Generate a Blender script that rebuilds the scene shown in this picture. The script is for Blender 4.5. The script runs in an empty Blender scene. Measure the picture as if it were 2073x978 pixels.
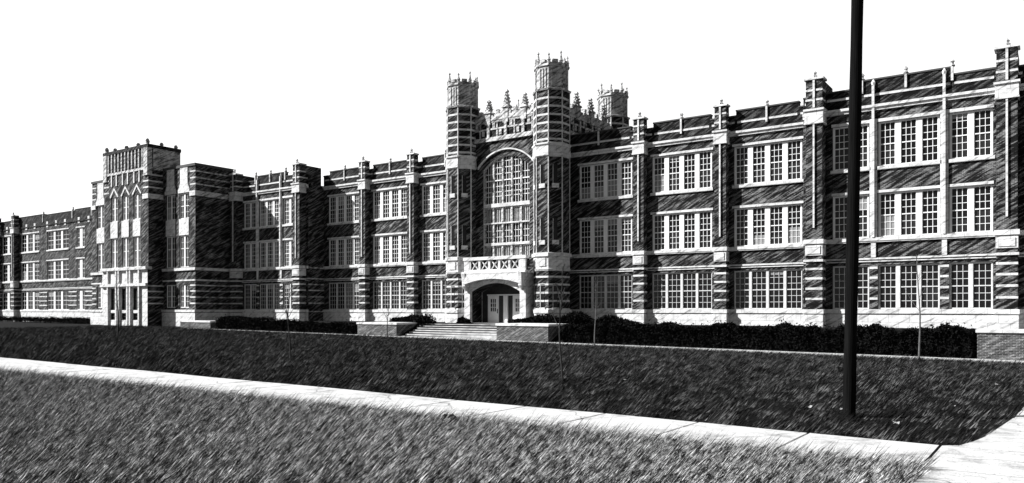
import bpy, math, random
import numpy as np
from math import radians as R

random.seed(7); rng = np.random.default_rng(7)
S = bpy.context.scene
COL = S.collection

# ------------------------------------------------------------------ camera, sky, sun, exposure
EYE = 1.7                      # eye height; heights below are written relative to the eye
YAW = R(35.2)
cam = bpy.data.cameras.new('camera'); co = bpy.data.objects.new('camera', cam); COL.objects.link(co)
co.location = (0, 0, EYE); co.rotation_euler = (R(90), 0, YAW)
cam.sensor_width = 36; cam.lens = 1576 / 2073 * 36
cam.shift_y = (628 - 489) / 2073
cam.clip_start = .1; cam.clip_end = 3000
S.camera = co

AZ, EL = R(57), R(36)          # sun stands to the left in front of the facade
to_sun = (-math.sin(AZ) * math.cos(EL), -math.cos(AZ) * math.cos(EL), math.sin(EL))
w = bpy.data.worlds.new('World'); S.world = w; w.use_nodes = True
nt = w.node_tree; bg = nt.nodes['Background']
sky = nt.nodes.new('ShaderNodeTexSky'); sky.sky_type = 'NISHITA'; sky.sun_disc = False
sky.sun_elevation = EL; sky.sun_rotation = math.atan2(to_sun[0], to_sun[1])
sky.air_density = .55; sky.dust_density = .4; sky.ozone_density = 1.0
bw = nt.nodes.new('ShaderNodeRGBToBW')
nt.links.new(sky.outputs[0], bw.inputs[0])
# added white glow low in the sky behind the building, kept narrow to limit fill
def node(t, **k):
    q = nt.nodes.new(t)
    for a, b in k.items(): setattr(q, a, b)
    return q
tcw = node('ShaderNodeTexCoord'); sep = node('ShaderNodeSeparateXYZ'); nt.links.new(tcw.outputs['Generated'], sep.inputs[0])
dt = node('ShaderNodeVectorMath', operation='DOT_PRODUCT'); dt.inputs[1].default_value = (-math.sin(R(33)), math.cos(R(33)), 0); nt.links.new(tcw.outputs['Generated'], dt.inputs[0])
def mapr(src, a, b, c, d):
    q = node('ShaderNodeMapRange', interpolation_type='SMOOTHSTEP'); nt.links.new(src, q.inputs[0])
    for i, v in enumerate((a, b, c, d)): q.inputs[i + 1].default_value = v
    return q.outputs[0]
mk = node('ShaderNodeMath', operation='MULTIPLY'); nt.links.new(mapr(dt.outputs['Value'], .6, .76, 0, 1), mk.inputs[0]); nt.links.new(mapr(sep.outputs[2], .37, .46, 1, 0), mk.inputs[1])
cn = node('ShaderNodeTexNoise'); cn.inputs['Scale'].default_value = 5; cn.inputs['Detail'].default_value = 6; nt.links.new(tcw.outputs['Generated'], cn.inputs['Vector'])
cb = node('ShaderNodeMath', operation='MULTIPLY'); nt.links.new(mapr(cn.outputs['Fac'], .2, .8, 8.2, 10.5), cb.inputs[0]); nt.links.new(mk.outputs[0], cb.inputs[1])
ad = node('ShaderNodeMath', operation='ADD'); nt.links.new(bw.outputs[0], ad.inputs[0]); nt.links.new(cb.outputs[0], ad.inputs[1])
nt.links.new(ad.outputs[0], bg.inputs['Color'])
bg.inputs['Strength'].default_value = 0.05
sl = bpy.data.lights.new('sun', 'SUN'); sl.energy = 5.0; sl.angle = R(.5); sl.color = (1, 1, 1)
so = bpy.data.objects.new('sun', sl); COL.objects.link(so)
from mathutils import Vector
so.rotation_euler = Vector(to_sun).to_track_quat('Z', 'Y').to_euler(); so.location = (-60, -40, 60)
S.view_settings.view_transform = 'Standard'; S.view_settings.look = 'None'
S.view_settings.exposure = 1.08; S.view_settings.gamma = 1.0

# ------------------------------------------------------------------ materials (the photograph is black and white: greys)
def new_mat(name):
    m = bpy.data.materials.new(name); m.use_nodes = True
    n = m.node_tree.nodes; return m, n, m.node_tree.links, n['Principled BSDF']
def g(v): return (v, v, v, 1)
def ramp(n, a, b, p0=0.3, p1=0.7):
    r = n.new('ShaderNodeValToRGB'); r.color_ramp.elements[0].color = g(a); r.color_ramp.elements[1].color = g(b)
    r.color_ramp.elements[0].position = p0; r.color_ramp.elements[1].position = p1
    return r
def noisy(name, a, b, scale, rough=.8, coords='Object', detail=6, p0=.3, p1=.7, bump=0, spec=.3, stretch=None):
    m, n, l, bs = new_mat(name)
    tc = n.new('ShaderNodeTexCoord'); src = tc.outputs[coords]
    if stretch:
        mp = n.new('ShaderNodeMapping'); mp.inputs['Scale'].default_value = stretch
        l.new(src, mp.inputs[0]); src = mp.outputs[0]
    t = n.new('ShaderNodeTexNoise'); t.inputs['Scale'].default_value = scale; t.inputs['Detail'].default_value = detail
    t.inputs['Roughness'].default_value = .65
    l.new(src, t.inputs['Vector'])
    r = ramp(n, a, b, p0, p1); l.new(t.outputs['Fac'], r.inputs[0]); l.new(r.outputs[0], bs.inputs['Base Color'])
    bs.inputs['Roughness'].default_value = rough; bs.inputs['Specular IOR Level'].default_value = spec
    if bump:
        b_ = n.new('ShaderNodeBump'); b_.inputs['Strength'].default_value = bump; b_.inputs['Distance'].default_value = .02
        l.new(t.outputs['Fac'], b_.inputs['Height']); l.new(b_.outputs[0], bs.inputs['Normal'])
    return m
def streaks(n, l, uv, lo, hi, across=6.5, along=.75, ang=29, seed=0.0):
    """slanting rain and soot streaks that belong to the masonry; returns 0..1"""
    mp = n.new('ShaderNodeMapping'); mp.inputs['Rotation'].default_value = (0, 0, R(-ang)); mp.inputs['Location'].default_value = (seed, seed, 0)
    sc = n.new('ShaderNodeMapping'); sc.inputs['Scale'].default_value = (along, across, 1)
    l.new(uv, mp.inputs[0]); l.new(mp.outputs[0], sc.inputs[0])
    t = n.new('ShaderNodeTexNoise'); t.inputs['Scale'].default_value = 1.0; t.inputs['Detail'].default_value = 3; t.inputs['Roughness'].default_value = .6
    l.new(sc.outputs[0], t.inputs['Vector'])
    q = n.new('ShaderNodeMapRange'); q.inputs[1].default_value = lo; q.inputs[2].default_value = hi; l.new(t.outputs['Fac'], q.inputs[0])
    return q.outputs[0]
def brick_mat(name, lo, hi, mortar, wear=.5, smin=.12, smax=3.0):
    m, n, l, bs = new_mat(name)
    uv = n.new('ShaderNodeUVMap')
    bt = n.new('ShaderNodeTexBrick'); l.new(uv.outputs[0], bt.inputs['Vector'])
    bt.inputs['Scale'].default_value = 1.0; bt.inputs['Brick Width'].default_value = .22; bt.inputs['Row Height'].default_value = .075
    bt.inputs['Mortar Size'].default_value = .009; bt.inputs['Mortar Smooth'].default_value = .1; bt.inputs['Bias'].default_value = -.1
    bt.inputs['Color1'].default_value = g(lo); bt.inputs['Color2'].default_value = g(hi); bt.inputs['Mortar'].default_value = g(mortar)
    t = n.new('ShaderNodeTexNoise'); t.inputs['Scale'].default_value = 1.3; t.inputs['Detail'].default_value = 8; t.inputs['Roughness'].default_value = .75
    l.new(uv.outputs[0], t.inputs['Vector'])
    r = ramp(n, 1 - wear, 1 + wear * .8, .3, .72); l.new(t.outputs['Fac'], r.inputs[0])
    mx = n.new('ShaderNodeMixRGB'); mx.blend_type = 'MULTIPLY'; mx.inputs[0].default_value = 1
    l.new(bt.outputs['Color'], mx.inputs[1]); l.new(r.outputs[0], mx.inputs[2])
    sk = n.new('ShaderNodeMixRGB'); sk.blend_type = 'MULTIPLY'; sk.inputs[0].default_value = 1
    rr = ramp(n, smin, smax, 0, 1); l.new(streaks(n, l, uv.outputs[0], .47, .6), rr.inputs[0])
    l.new(mx.outputs[0], sk.inputs[1]); l.new(rr.outputs[0], sk.inputs[2]); l.new(sk.outputs[0], bs.inputs['Base Color'])
    b_ = n.new('ShaderNodeBump'); b_.inputs['Strength'].default_value = .5; b_.inputs['Distance'].default_value = .01
    iv = n.new('ShaderNodeMath'); iv.operation = 'SUBTRACT'; iv.inputs[0].default_value = 1; l.new(bt.outputs['Fac'], iv.inputs[1])
    l.new(iv.outputs[0], b_.inputs['Height']); l.new(b_.outputs[0], bs.inputs['Normal'])
    bs.inputs['Roughness'].default_value = .9; bs.inputs['Specular IOR Level'].default_value = .15
    return m
def stone_mat(name, a, b, lo=.33, hi=.46, dark=.4, scale=2.2, ac=5):
    m, n, l, bs = new_mat(name)
    uv = n.new('ShaderNodeUVMap')
    t = n.new('ShaderNodeTexNoise'); t.inputs['Scale'].default_value = scale; t.inputs['Detail'].default_value = 9; t.inputs['Roughness'].default_value = .7
    l.new(uv.outputs[0], t.inputs['Vector'])
    r = ramp(n, a, b, .28, .55); l.new(t.outputs['Fac'], r.inputs[0])
    bt = n.new('ShaderNodeTexBrick'); l.new(uv.outputs[0], bt.inputs['Vector'])     # joints between the blocks
    bt.inputs['Scale'].default_value = 1; bt.inputs['Brick Width'].default_value = 1.1; bt.inputs['Row Height'].default_value = .5
    bt.inputs['Mortar Size'].default_value = .01
    bt.inputs['Color1'].default_value = g(1); bt.inputs['Color2'].default_value = g(.86); bt.inputs['Mortar'].default_value = g(.4)
    mx = n.new('ShaderNodeMixRGB'); mx.blend_type = 'MULTIPLY'; mx.inputs[0].default_value = 1
    l.new(r.outputs[0], mx.inputs[1]); l.new(bt.outputs['Color'], mx.inputs[2])
    sk = n.new('ShaderNodeMixRGB'); sk.blend_type = 'MULTIPLY'; sk.inputs[0].default_value = 1
    rr = ramp(n, dark, 1, 0, 1); l.new(streaks(n, l, uv.outputs[0], lo, hi, ac, .8, 30, 3.0), rr.inputs[0])
    l.new(mx.outputs[0], sk.inputs[1]); l.new(rr.outputs[0], sk.inputs[2]); l.new(sk.outputs[0], bs.inputs['Base Color'])
    b_ = n.new('ShaderNodeBump'); b_.inputs['Strength'].default_value = .3; b_.inputs['Distance'].default_value = .02
    l.new(t.outputs['Fac'], b_.inputs['Height']); l.new(b_.outputs[0], bs.inputs['Normal'])
    bs.inputs['Roughness'].default_value = .85; bs.inputs['Specular IOR Level'].default_value = .2
    return m
def concrete_mat():
    m, n, l, bs = new_mat('pavement_concrete')
    tc = n.new('ShaderNodeTexCoord'); src = tc.outputs['Object']
    t = n.new('ShaderNodeTexNoise'); t.inputs['Scale'].default_value = 2.4; t.inputs['Detail'].default_value = 12; t.inputs['Roughness'].default_value = .7; l.new(src, t.inputs['Vector'])
    r = ramp(n, .17, .52, .28, .5); l.new(t.outputs['Fac'], r.inputs[0])
    w_ = n.new('ShaderNodeTexNoise'); w_.inputs['Scale'].default_value = 3; l.new(src, w_.inputs['Vector'])
    ad_ = n.new('ShaderNodeMixRGB'); ad_.blend_type = 'ADD'; ad_.inputs[0].default_value = .35; l.new(src, ad_.inputs[1]); l.new(w_.outputs['Color'], ad_.inputs[2])
    v = n.new('ShaderNodeTexVoronoi'); v.feature = 'DISTANCE_TO_EDGE'; v.inputs['Scale'].default_value = .42; l.new(ad_.outputs[0], v.inputs['Vector'])
    c = ramp(n, .3, 1, .001, .006); l.new(v.outputs['Distance'], c.inputs[0])
    sp = n.new('ShaderNodeTexNoise'); sp.inputs['Scale'].default_value = 45; sp.inputs['Detail'].default_value = 3; l.new(src, sp.inputs['Vector'])
    g_ = ramp(n, .35, 1, .3, .42); l.new(sp.outputs['Fac'], g_.inputs[0])
    a = n.new('ShaderNodeMixRGB'); a.blend_type = 'MULTIPLY'; a.inputs[0].default_value = 1; l.new(r.outputs[0], a.inputs[1]); l.new(c.outputs[0], a.inputs[2])
    b = n.new('ShaderNodeMixRGB'); b.blend_type = 'MULTIPLY'; b.inputs[0].default_value = 1; l.new(a.outputs[0], b.inputs[1]); l.new(g_.outputs[0], b.inputs[2])
    l.new(b.outputs[0], bs.inputs['Base Color']); bs.inputs['Roughness'].default_value = .9; bs.inputs['Specular IOR Level'].default_value = .15
    return m
def glass_mat(name, v, rough):
    m = noisy(name, v * .6, v * 1.5, .9, rough, 'Object', 4, .35, .65, 0, .22); return m

M = {}
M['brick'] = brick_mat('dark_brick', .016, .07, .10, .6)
M['brick_top'] = brick_mat('soot_and_shade_brick', .007, .03, .04, .6)  # soot on the parapets; in the porch it paints the passage shade
M['brick_low'] = brick_mat('pale_brick', .03, .14, .26, .6, .6, 1.35)
M['stone'] = stone_mat('limestone', .4, .72)
M['stone_old'] = stone_mat('soot_and_shade_limestone', .22, .7, .40, .54, .2, 3.0, 6)  # soot on the crowns; on the pavilion's return wall it paints shade
M['paint_grey'] = noisy('grey_window_paint', .48, .68, 3, .6, 'Object')  # greyer paint for the ground-floor frames
M['paint'] = noisy('white_paint', .72, .85, 3, .5, 'Object')
M['glass'] = glass_mat('dark_glass', .008, .12)
M['screen'] = glass_mat('glass_with_blind', .02, .3)
M['concrete'] = concrete_mat()
M['steps'] = noisy('weathered_step_concrete', .2, .55, 1.2, .9, 'Object', 8, .3, .65, .2, .2)
M['roof'] = noisy('roof_felt', .05, .08, 2, .9)
M['soil'] = noisy('lawn_soil', .003, .014, 5, 1, 'Object', 10, .35, .7, .8, .05)
M['blade'] = noisy('pale_grass_blade', .005, .52, 9, .8, 'Object', 9, .46, .61, 0, .1)
M['blade_dark'] = noisy('dark_grass_blade', .003, .15, 2.2, .8, 'Object', 12, .5, .68, 0, .08)
M['leaf'] = noisy('hedge_leaf', .003, .012, 1.5, .9, 'Object', 5, .35, .7, 0, .02)
M['bark'] = noisy('sapling_bark', .05, .14, 9, .9)
M['bark_dark'] = noisy('dark_sapling_bark', .015, .035, 9, .9)
M['pole'] = noisy('creosoted_wood', .003, .009, 3, .95, 'Object', 8, .35, .7, .3, .02, (14, 14, .5))
M['metal'] = noisy('grey_iron', .05, .09, 6, .6)
M['scrap'] = noisy('dry_leaf', .15, .35, 20, .8)
M['blind'] = noisy('cream_roller_blind', .16, .28, 4, .8)
M['wood'] = noisy('dark_door_wood', .02, .04, 5, .6)

# ------------------------------------------------------------------ mesh helpers: (u along the facade, p away from the camera, h above the eye)
class MB:
    def __init__(s): s.v = []; s.f = []; s.m = []; s.mats = []
    def mi(s, mat):
        if mat not in s.mats: s.mats.append(mat)
        return s.mats.index(mat)
    def poly(s, pts, mat):
        b = len(s.v); s.v += [tuple(q) for q in pts]; s.f.append(tuple(range(b, b + len(pts)))); s.m.append(s.mi(mat))
    def box(s, u0, u1, p0, p1, z0, z1, mat):
        if u0 > u1: u0, u1 = u1, u0
        b = len(s.v)
        s.v += [(u0, p0, z0), (u1, p0, z0), (u1, p1, z0), (u0, p1, z0), (u0, p0, z1), (u1, p0, z1), (u1, p1, z1), (u0, p1, z1)]
        for q in ((0, 1, 5, 4), (1, 2, 6, 5), (2, 3, 7, 6), (3, 0, 4, 7), (4, 5, 6, 7), (3, 2, 1, 0)):
            s.f.append(tuple(b + i for i in q)); s.m.append(s.mi(mat))
    def prism_p(s, uz, p0, p1, mat):                        # outline in (u, h), seen anticlockwise from the front
        n = len(uz); b = len(s.v)
        s.v += [(u, p0, z) for u, z in uz] + [(u, p1, z) for u, z in uz]; k = s.mi(mat)
        s.f.append(tuple(b + i for i in range(n))); s.m.append(k)
        s.f.append(tuple(b + n + i for i in reversed(range(n)))); s.m.append(k)
        for i in range(n):
            j = (i + 1) % n; s.f.append((b + j, b + i, b + n + i, b + n + j)); s.m.append(k)
    def ring(s, cu, cp, levels, n, mat, rot=math.pi / 8, cap=True):      # levels: (h, radius)
        b = len(s.v); k = s.mi(mat)
        for z, r in levels:
            for i in range(n):
                a = rot + 2 * math.pi * i / n; s.v.append((cu + r * math.cos(a), cp + r * math.sin(a), z))
        for q in range(len(levels) - 1):
            for i in range(n):
                j = (i + 1) % n
                s.f.append((b + q * n + i, b + q * n + j, b + (q + 1) * n + j, b + (q + 1) * n + i)); s.m.append(k)
        if cap:
            t = b + (len(levels) - 1) * n
            s.f.append(tuple(t + i for i in range(n))); s.m.append(k)
            s.f.append(tuple(b + i for i in reversed(range(n)))); s.m.append(k)
    def tube(s, pts, rads, mat, n=6):
        k = s.mi(mat); b = len(s.v); P = [Vector(q) for q in pts]
        for i, q in enumerate(P):
            d = (P[min(i + 1, len(P) - 1)] - P[max(i - 1, 0)]).normalized()
            a = d.orthogonal().normalized(); c = d.cross(a)
            for j in range(n):
                t = 2 * math.pi * j / n; s.v.append(tuple(q + rads[i] * (math.cos(t) * a + math.sin(t) * c)))
        for i in range(len(P) - 1):
            for j in range(n):
                e = (j + 1) % n
                s.f.append((b + i * n + j, b + i * n + e, b + (i + 1) * n + e, b + (i + 1) * n + j)); s.m.append(k)
        s.f.append(tuple(b + (len(P) - 1) * n + j for j in range(n))); s.m.append(k)
        s.f.append(tuple(b + j for j in reversed(range(n)))); s.m.append(k)
    def weld(s):
        d = {}; mp = []; nv = []
        for q in s.v:
            k = tuple(round(c, 5) for c in q)
            if k not in d: d[k] = len(nv); nv.append(q)
            mp.append(d[k])
        s.v = nv; s.f = [tuple(mp[i] for i in q) for q in s.f]; return s
    def build(s, name, parent=None, origin=None):
        me = bpy.data.meshes.new(name)
        V = np.array(s.v, dtype=float); V[:, 2] += EYE
        if origin is None:
            org = np.array([(V[:, 0].min() + V[:, 0].max()) / 2, (V[:, 1].min() + V[:, 1].max()) / 2, V[:, 2].min()])
        else: org = np.array([origin[0], origin[1], origin[2] + EYE])
        me.from_pydata((V - org).tolist(), [], s.f)
        me.polygons.foreach_set('material_index', s.m)
        for q in s.mats: me.materials.append(M[q])
        uvl = me.uv_layers.new(name='UVMap'); me.update()
        uv = np.zeros((len(me.loops), 2)); 
        for poly in me.polygons:
            nx, ny, nz = poly.normal
            for li in poly.loop_indices:
                x, y, z = V[me.loops[li].vertex_index]
                if abs(nz) > .75: uv[li] = (x, y)
                else:
                    h = math.hypot(nx, ny); uv[li] = ((-ny * x + nx * y) / h, z)
        uvl.data.foreach_set('uv', uv.ravel())
        o = bpy.data.objects.new(name, me); COL.objects.link(o)
        o.location = org
        if parent is not None:
            o.parent = parent; o.location = Vector(org) - world_loc(parent)
        return o
def world_loc(o):
    v = Vector(o.location)
    while o.parent: o = o.parent; v += Vector(o.location)
    return v
def tag(o, label, cat, group=None, kind=None):
    if label: o['label'] = label
    if cat: o['category'] = cat
    if group: o['group'] = group
    if kind: o['kind'] = kind
    return o
def empty(name, u, p, h):
    o = bpy.data.objects.new(name, None); COL.objects.link(o); o.location = (u, p, h + EYE); o.empty_display_size = .3
    return o
def structure(o): o['kind'] = 'structure'; return o

# ------------------------------------------------------------------ ground
def zk(u): return -1.79 - .0096 * (max(-110, min(10, u)) + 62.8)         # level of the kerb along the lawn
def sm(t): t = max(0, min(1, t)); return t * t * (3 - 2 * t)
def zterr(u): return -1.03 - .62 * sm((-63.5 - u) / 6)                    # terrace in front of the building
def walk_hi(u): return 10.95 + (u + 1.0) * -.0385                          # far edge of the pavement
def walk_lo(u): return 9.30 + (u + 1.2) * -.013
def ground(u, p):
    a = walk_hi(max(-60, u)) + .5
    if p <= a: return -1.72
    if p <= 41.2:
        return -1.72 + (zk(u) + 1.72) * sm((p - a) / (41.2 - a))
    if p <= 42.1: return zk(u)
    if p <= 44.8: return zk(u) + (zterr(u) - zk(u)) * (p - 42.1) / 2.7
    return zterr(u)
us = sorted(set(list(np.arange(-160, 30.1, 2.0)) + [-900, -400, -220, 60, 150, 400, 900]))
ps = sorted(set([-300, -80, -30, -12, -4] + list(np.arange(0, 46.1, 1.0)) + [41.2, 42.1, 44.8, 55, 70, 120, 300, 900]))
gb = MB(); gk = gb.mi('soil')
for p in ps:
    for u in us: gb.v.append((u, p, ground(u, p)))
n_ = len(us)
for j in range(len(ps) - 1):
    for i in range(n_ - 1):
        gb.f.append((j * n_ + i, j * n_ + i + 1, (j + 1) * n_ + i + 1, (j + 1) * n_ + i)); gb.m.append(gk)
structure(gb.build('lawn', origin=(0, 0, 0)))

def slab(name, pts, top, thick, mat='concrete', joints=None):
    m = MB(); n = len(pts)
    t = [(u, p, top(u, p)) for u, p in pts]; b = [(u, p, top(u, p) - thick) for u, p in pts]
    m.poly(t, mat)
    for i in range(n):
        j = (i + 1) % n; m.poly([t[i], b[i], b[j], t[j]], mat)
    return structure(m.build(name))
# pavement: one slab per bay between tooled joints, all in one mesh
def strip_slabs(name, u_list, lo, hi, zf, thick, gap=.02):
    m = MB()
    for a, b in zip(u_list[:-1], u_list[1:]):
        a2, b2 = a + gap, b - gap
        P = [(a2, lo(a2)), (b2, lo(b2)), (b2, hi(b2)), (a2, hi(a2))]
        t = [(u, p, zf(u, p)) for u, p in P]; q = [(u, p, zf(u, p) - thick) for u, p in P]
        m.poly(t, 'concrete')
        for i in range(4):
            j = (i + 1) % 4; m.poly([t[i], q[i], q[j], t[j]], 'concrete')
    return m
structure(strip_slabs('sidewalk', [-1.22 - 1.6 * i for i in range(60)][::-1], walk_lo, walk_hi, lambda u, p: -1.672 + .006 * math.sin(u * 7), .2).build('sidewalk'))
# footpath running towards the building on the right, with a curved corner
pm = MB()
def path_poly(pts):
    z = lambda u, p: max(-1.676, -9) if p < 12 else ground(u, p) + .045
    pm.poly([(u, p, z(u, p)) for u, p in pts], 'concrete')
path_poly([(-1.205, -3), (3.2, -3), (3.2, 9.3), (-1.205, 9.3)])
path_poly([(-1.205, 9.312), (3.2, 9.312), (3.2, 10.95), (-1.205, 10.95)])
cor = [(-1.2, 10.96), (3.2, 10.96), (3.2, 12.5), (-.78, 12.5), (-.83, 12.0), (-.92, 11.5), (-1.03, 11.1)]
def pe(p): return -.78 + .24 * min(1, (p - 12.5) / 3.0) if p < 15.5 else -.54 + .004 * (p - 15.5)
path_poly(cor)
for k in range(13):
    a, b = 12.51 + k * 2.25, 12.49 + (k + 1) * 2.25
    path_poly([(pe(a), a), (3.2, a), (3.2, b), (pe(b), b)])
structure(pm.build('footpath'))
km = MB()
ku = list(np.arange(-66, 8.1, 2.0))
for a, b in zip(ku[:-1], ku[1:]):
    a += .008; b -= .008
    q = [(a, 41.3), (b, 41.3), (b, 42.0), (a, 42.0)]
    t = [(u, p, zk(u) + .10) for u, p in q]; d = [(u, p, zk(u) - .2) for u, p in q]
    km.poly(t, 'concrete')
    for i in range(4): km.poly([t[i], d[i], d[(i + 1) % 4], t[(i + 1) % 4]], 'concrete')
structure(km.build('kerb'))

# ------------------------------------------------------------------ the school
C0 = -36.2                                                     # centre line of the entrance
school = empty('school_building', C0, 52, -1.05)
tag(school, 'long dark brick school building with pale stone trim, turreted entrance and white windows', 'school')

def wall(name, u0, u1, z0, z1, p, holes, mat='brick', reveal=.24, parent=school, extra=None):
    """front sheet with openings and their reveals; holes = (u0,u1,z0,z1)"""
    m = MB()
    U = sorted(set([u0, u1] + [h[0] for h in holes] + [h[1] for h in holes])); Z = sorted(set([z0, z1] + [h[2] for h in holes] + [h[3] for h in holes]))
    U = [q for q in U if u0 <= q <= u1]; Z = [q for q in Z if z0 <= q <= z1]
    for a, b in zip(U[:-1], U[1:]):
        run = None
        for c, d in zip(Z[:-1], Z[1:]):
            mu, mz = (a + b) / 2, (c + d) / 2
            if any(h[0] < mu < h[1] and h[2] < mz < h[3] for h in holes):
                if run: m.poly([(a, p, run[0]), (b, p, run[0]), (b, p, run[1]), (a, p, run[1])], mat); run = None
            else: run = (run[0] if run else c, d)
        if run: m.poly([(a, p, run[0]), (b, p, run[0]), (b, p, run[1]), (a, p, run[1])], mat)
    for a, b, c, d in holes:
        q = p + reveal
        m.poly([(a, p, c), (a, p, d), (a, q, d), (a, q, c)], mat); m.poly([(b, p, d), (b, p, c), (b, q, c), (b, q, d)], mat)
        m.poly([(a, p, d), (b, p, d), (b, q, d), (a, q, d)], mat); m.poly([(a, p, c), (a, q, c), (b, q, c), (b, p, c)], mat)
    if extra: extra(m)
    return m.build(name, parent)

def window(u0, u1, z0, z1, p, lights, cols=3, rows=(3, 3), mat='paint', mull=None, blind=.5, head=.1, split=.5, sill=True, parent=school, mun=.03, name='window'):
    """one bank of sash windows; lights = list of (u0,u1)"""
    m = MB(); f0, f1 = p + .09, p + .2
    m.box(u0, u1, f0, f1, z1 - head, z1, mat); m.box(u0, u1, f0, f1, z0, z0 + .08, mat)
    edges = [u0] + [q for ab in lights for q in ab] + [u1]
    for i in range(0, len(edges), 2):
        if edges[i + 1] - edges[i] > .005: m.box(edges[i], edges[i + 1], f0 - (.02 if 0 < i < len(edges) - 2 else 0), f1 - .002, z0 + .08, z1 - head, mat)
    wo = m.build(name, parent)
    zb, zt = z0 + .08, z1 - head; zm = zb + (zt - zb) * split
    for a, b in lights:
        s = MB(); gl = MB()
        s.box(a, b, p + .1, p + .17, zm - .03, zm + .03, mat)
        s.box(a, a + .025, p + .112, p + .168, zb, zt, mat); s.box(b - .025, b, p + .112, p + .168, zb, zt, mat)
        for i in range(1, cols):
            uu = a + (b - a) * i / cols; s.box(uu - mun / 2, uu + mun / 2, p + .12, p + .162, zb, zt, mat)
        for (c, d, r) in ((zb, zm, rows[0]), (zm, zt, rows[1])):
            for i in range(1, r):
                zz = c + (d - c) * i / r; s.box(a, b, p + .125, p + .16, zz - mun / 2, zz + mun / 2, mat)
        low = 'screen' if random.random() < blind else 'glass'
        if random.random() < blind * .22: low = 'blind'
        zs = [zb, zm, zt]; ms = [low, 'glass']
        if random.random() < .16:                                  # a roller blind pulled part of the way down
            zc = zt - (zt - zm) * random.choice((.2, .35, .5, .7)); zs = [zb, zm, zc, zt]; ms = [low, 'glass', 'blind']
        elif random.random() < .2 and low != 'glass':
            zc = zb + (zm - zb) * random.uniform(.5, .9); zs = [zb, zc, zm, zt]; ms = [low, 'glass', 'glass']
        for c, d, q in zip(zs[:-1], zs[1:], ms): gl.poly([(a, p + .15, c), (b, p + .15, c), (b, p + .15, d), (a, p + .15, d)], q)
        s.build('sash', wo); gl.weld().build('pane', wo)
    if sill:
        q = MB(); q.box(u0 - .1, u1 + .1, p - .1, p + .1, z0 - .2, z0 - .002, 'stone'); q.build('sill', wo)
    return wo
def even(u0, u1, n, w_, edge):
    gap = (u1 - u0 - 2 * edge - n * w_) / (n - 1) if n > 1 else 0
    return [(u0 + edge + i * (w_ + gap), u0 + edge + i * (w_ + gap) + w_) for i in range(n)]

def finial(u, p, z0, z1, parent=school, strip=True, r=.09):
    m = MB()
    if strip: m.box(u - .06, u + .06, p - .05, p + .1, z0, z1, 'stone')
    m.ring(u, p + .12, [(z1, r * 1.2), (z1 + .1, r * 1.7), (z1 + .14, r * 1.1), (z1 + .26, r * .8), (z1 + .3, r * 1.4), (z1 + .38, r * 1.1), (z1 + .48, .02)], 6, 'stone_old')
    return m.build('finial', parent)

UPW, LOW, GRW = (8.48, 11.1), (4.3, 6.92), (.06, 2.68)
def bands(m, u0, u1, p0, p1, zs, h=.13, out=.018, mat='stone', side=True):
    for z in zs: m.box(u0 - (out if side else 0), u1 + (out if side else 0), p0 - out, p1, z, z + h, mat)
LEVELS = [.62, 1.24, 1.86, 2.44]

def pier(u0, u1, p0, p1, big=False):
    """buttress with colonnette, stone cap block, panel, banded ground stage and top above the parapet"""
    m = MB(); top = 14.0 if big else 13.85
    m.box(u0, u1, p0, p1, -1.3, top, 'brick')
    bands(m, u0, u1, p0, p1, LEVELS)
    m.box(u0 - .05, u1 + .05, p0 - .05, p1, -1.32, -.27, 'stone'); m.box(u0 - .09, u1 + .09, p0 - .09, p1, -.22, .05, 'stone')
    if big: m.box(u0 + .02, u1 - .02, p1, p1 + 1.9, 12.1, top, 'brick')
    bands(m, u0, u1, p0, p1, [12.72, 13.3], .12)
    m.box(u0 - .1, u1 + .1, p0 - .1, p1, top, top + .12, 'stone')
    o = m.build('pier', school)
    c = MB(); c.box(u0 - .06, u1 + .06, p0 - .08, p1, 11.4, 12.1, 'stone'); c.box(u0 - .12, u1 + .12, p0 - .16, p1, 12.1, 12.22, 'stone'); c.box(u0 - .09, u1 + .09, p0 - .12, p1, 11.3, 11.4, 'stone')
    c.build('capital', o)
    c = MB(); c.box(u0 - .03, u1 + .03, p0 - .06, p1, 3.32, 3.98, 'stone'); c.box(u0 - .1, u1 + .1, p0 - .13, p1, 4.02, 4.3, 'stone'); c.box(u0 - .07, u1 + .07, p0 - .09, p1, 2.94, 3.08, 'stone')
    c.box(u0 + .1, u1 - .1, p0 - .1, p0, 3.42, 3.88, 'stone')
    c.build('stone_panel', o)
    c = MB(); uc = (u0 + u1) / 2; c.box(uc - .05, uc + .05, p0 - .09, p0 + .01, 5.0, 11.3, 'stone'); c.build('colonnette', o)
    f = MB(); f.box(uc - .06, uc + .06, p0 - .07, p0 + .1, 12.3, top + .12, 'stone')
    f.ring(uc, p0 + .15, [(top + .12, .13), (top + .26, .18), (top + .3, .09), (top + .44, .14), (top + .62, .015)], 6, 'stone'); f.build('finial', o)
    return o

def parapet(u0, u1, p, steps, zl=12.13, band=True):
    m = MB()
    for a, b, z in steps:
        m.box(a, b, p, p + .35, zl, z, 'brick_top'); m.box(a - .02, b + .02, p - .05, p + .4, z, z + .09, 'roof')
    for a, b, z in steps:
        if band: m.box(a + .1, b - .1, p - .03, p + .05, 12.68, 12.82, 'stone')
        else:
            for q in np.arange(a + .8, b - .5, 2.6): m.box(q, q + .5, p - .05, p + .05, 11.3 + .4, 12.5, 'stone')
    return m.build('parapet', school)

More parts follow.
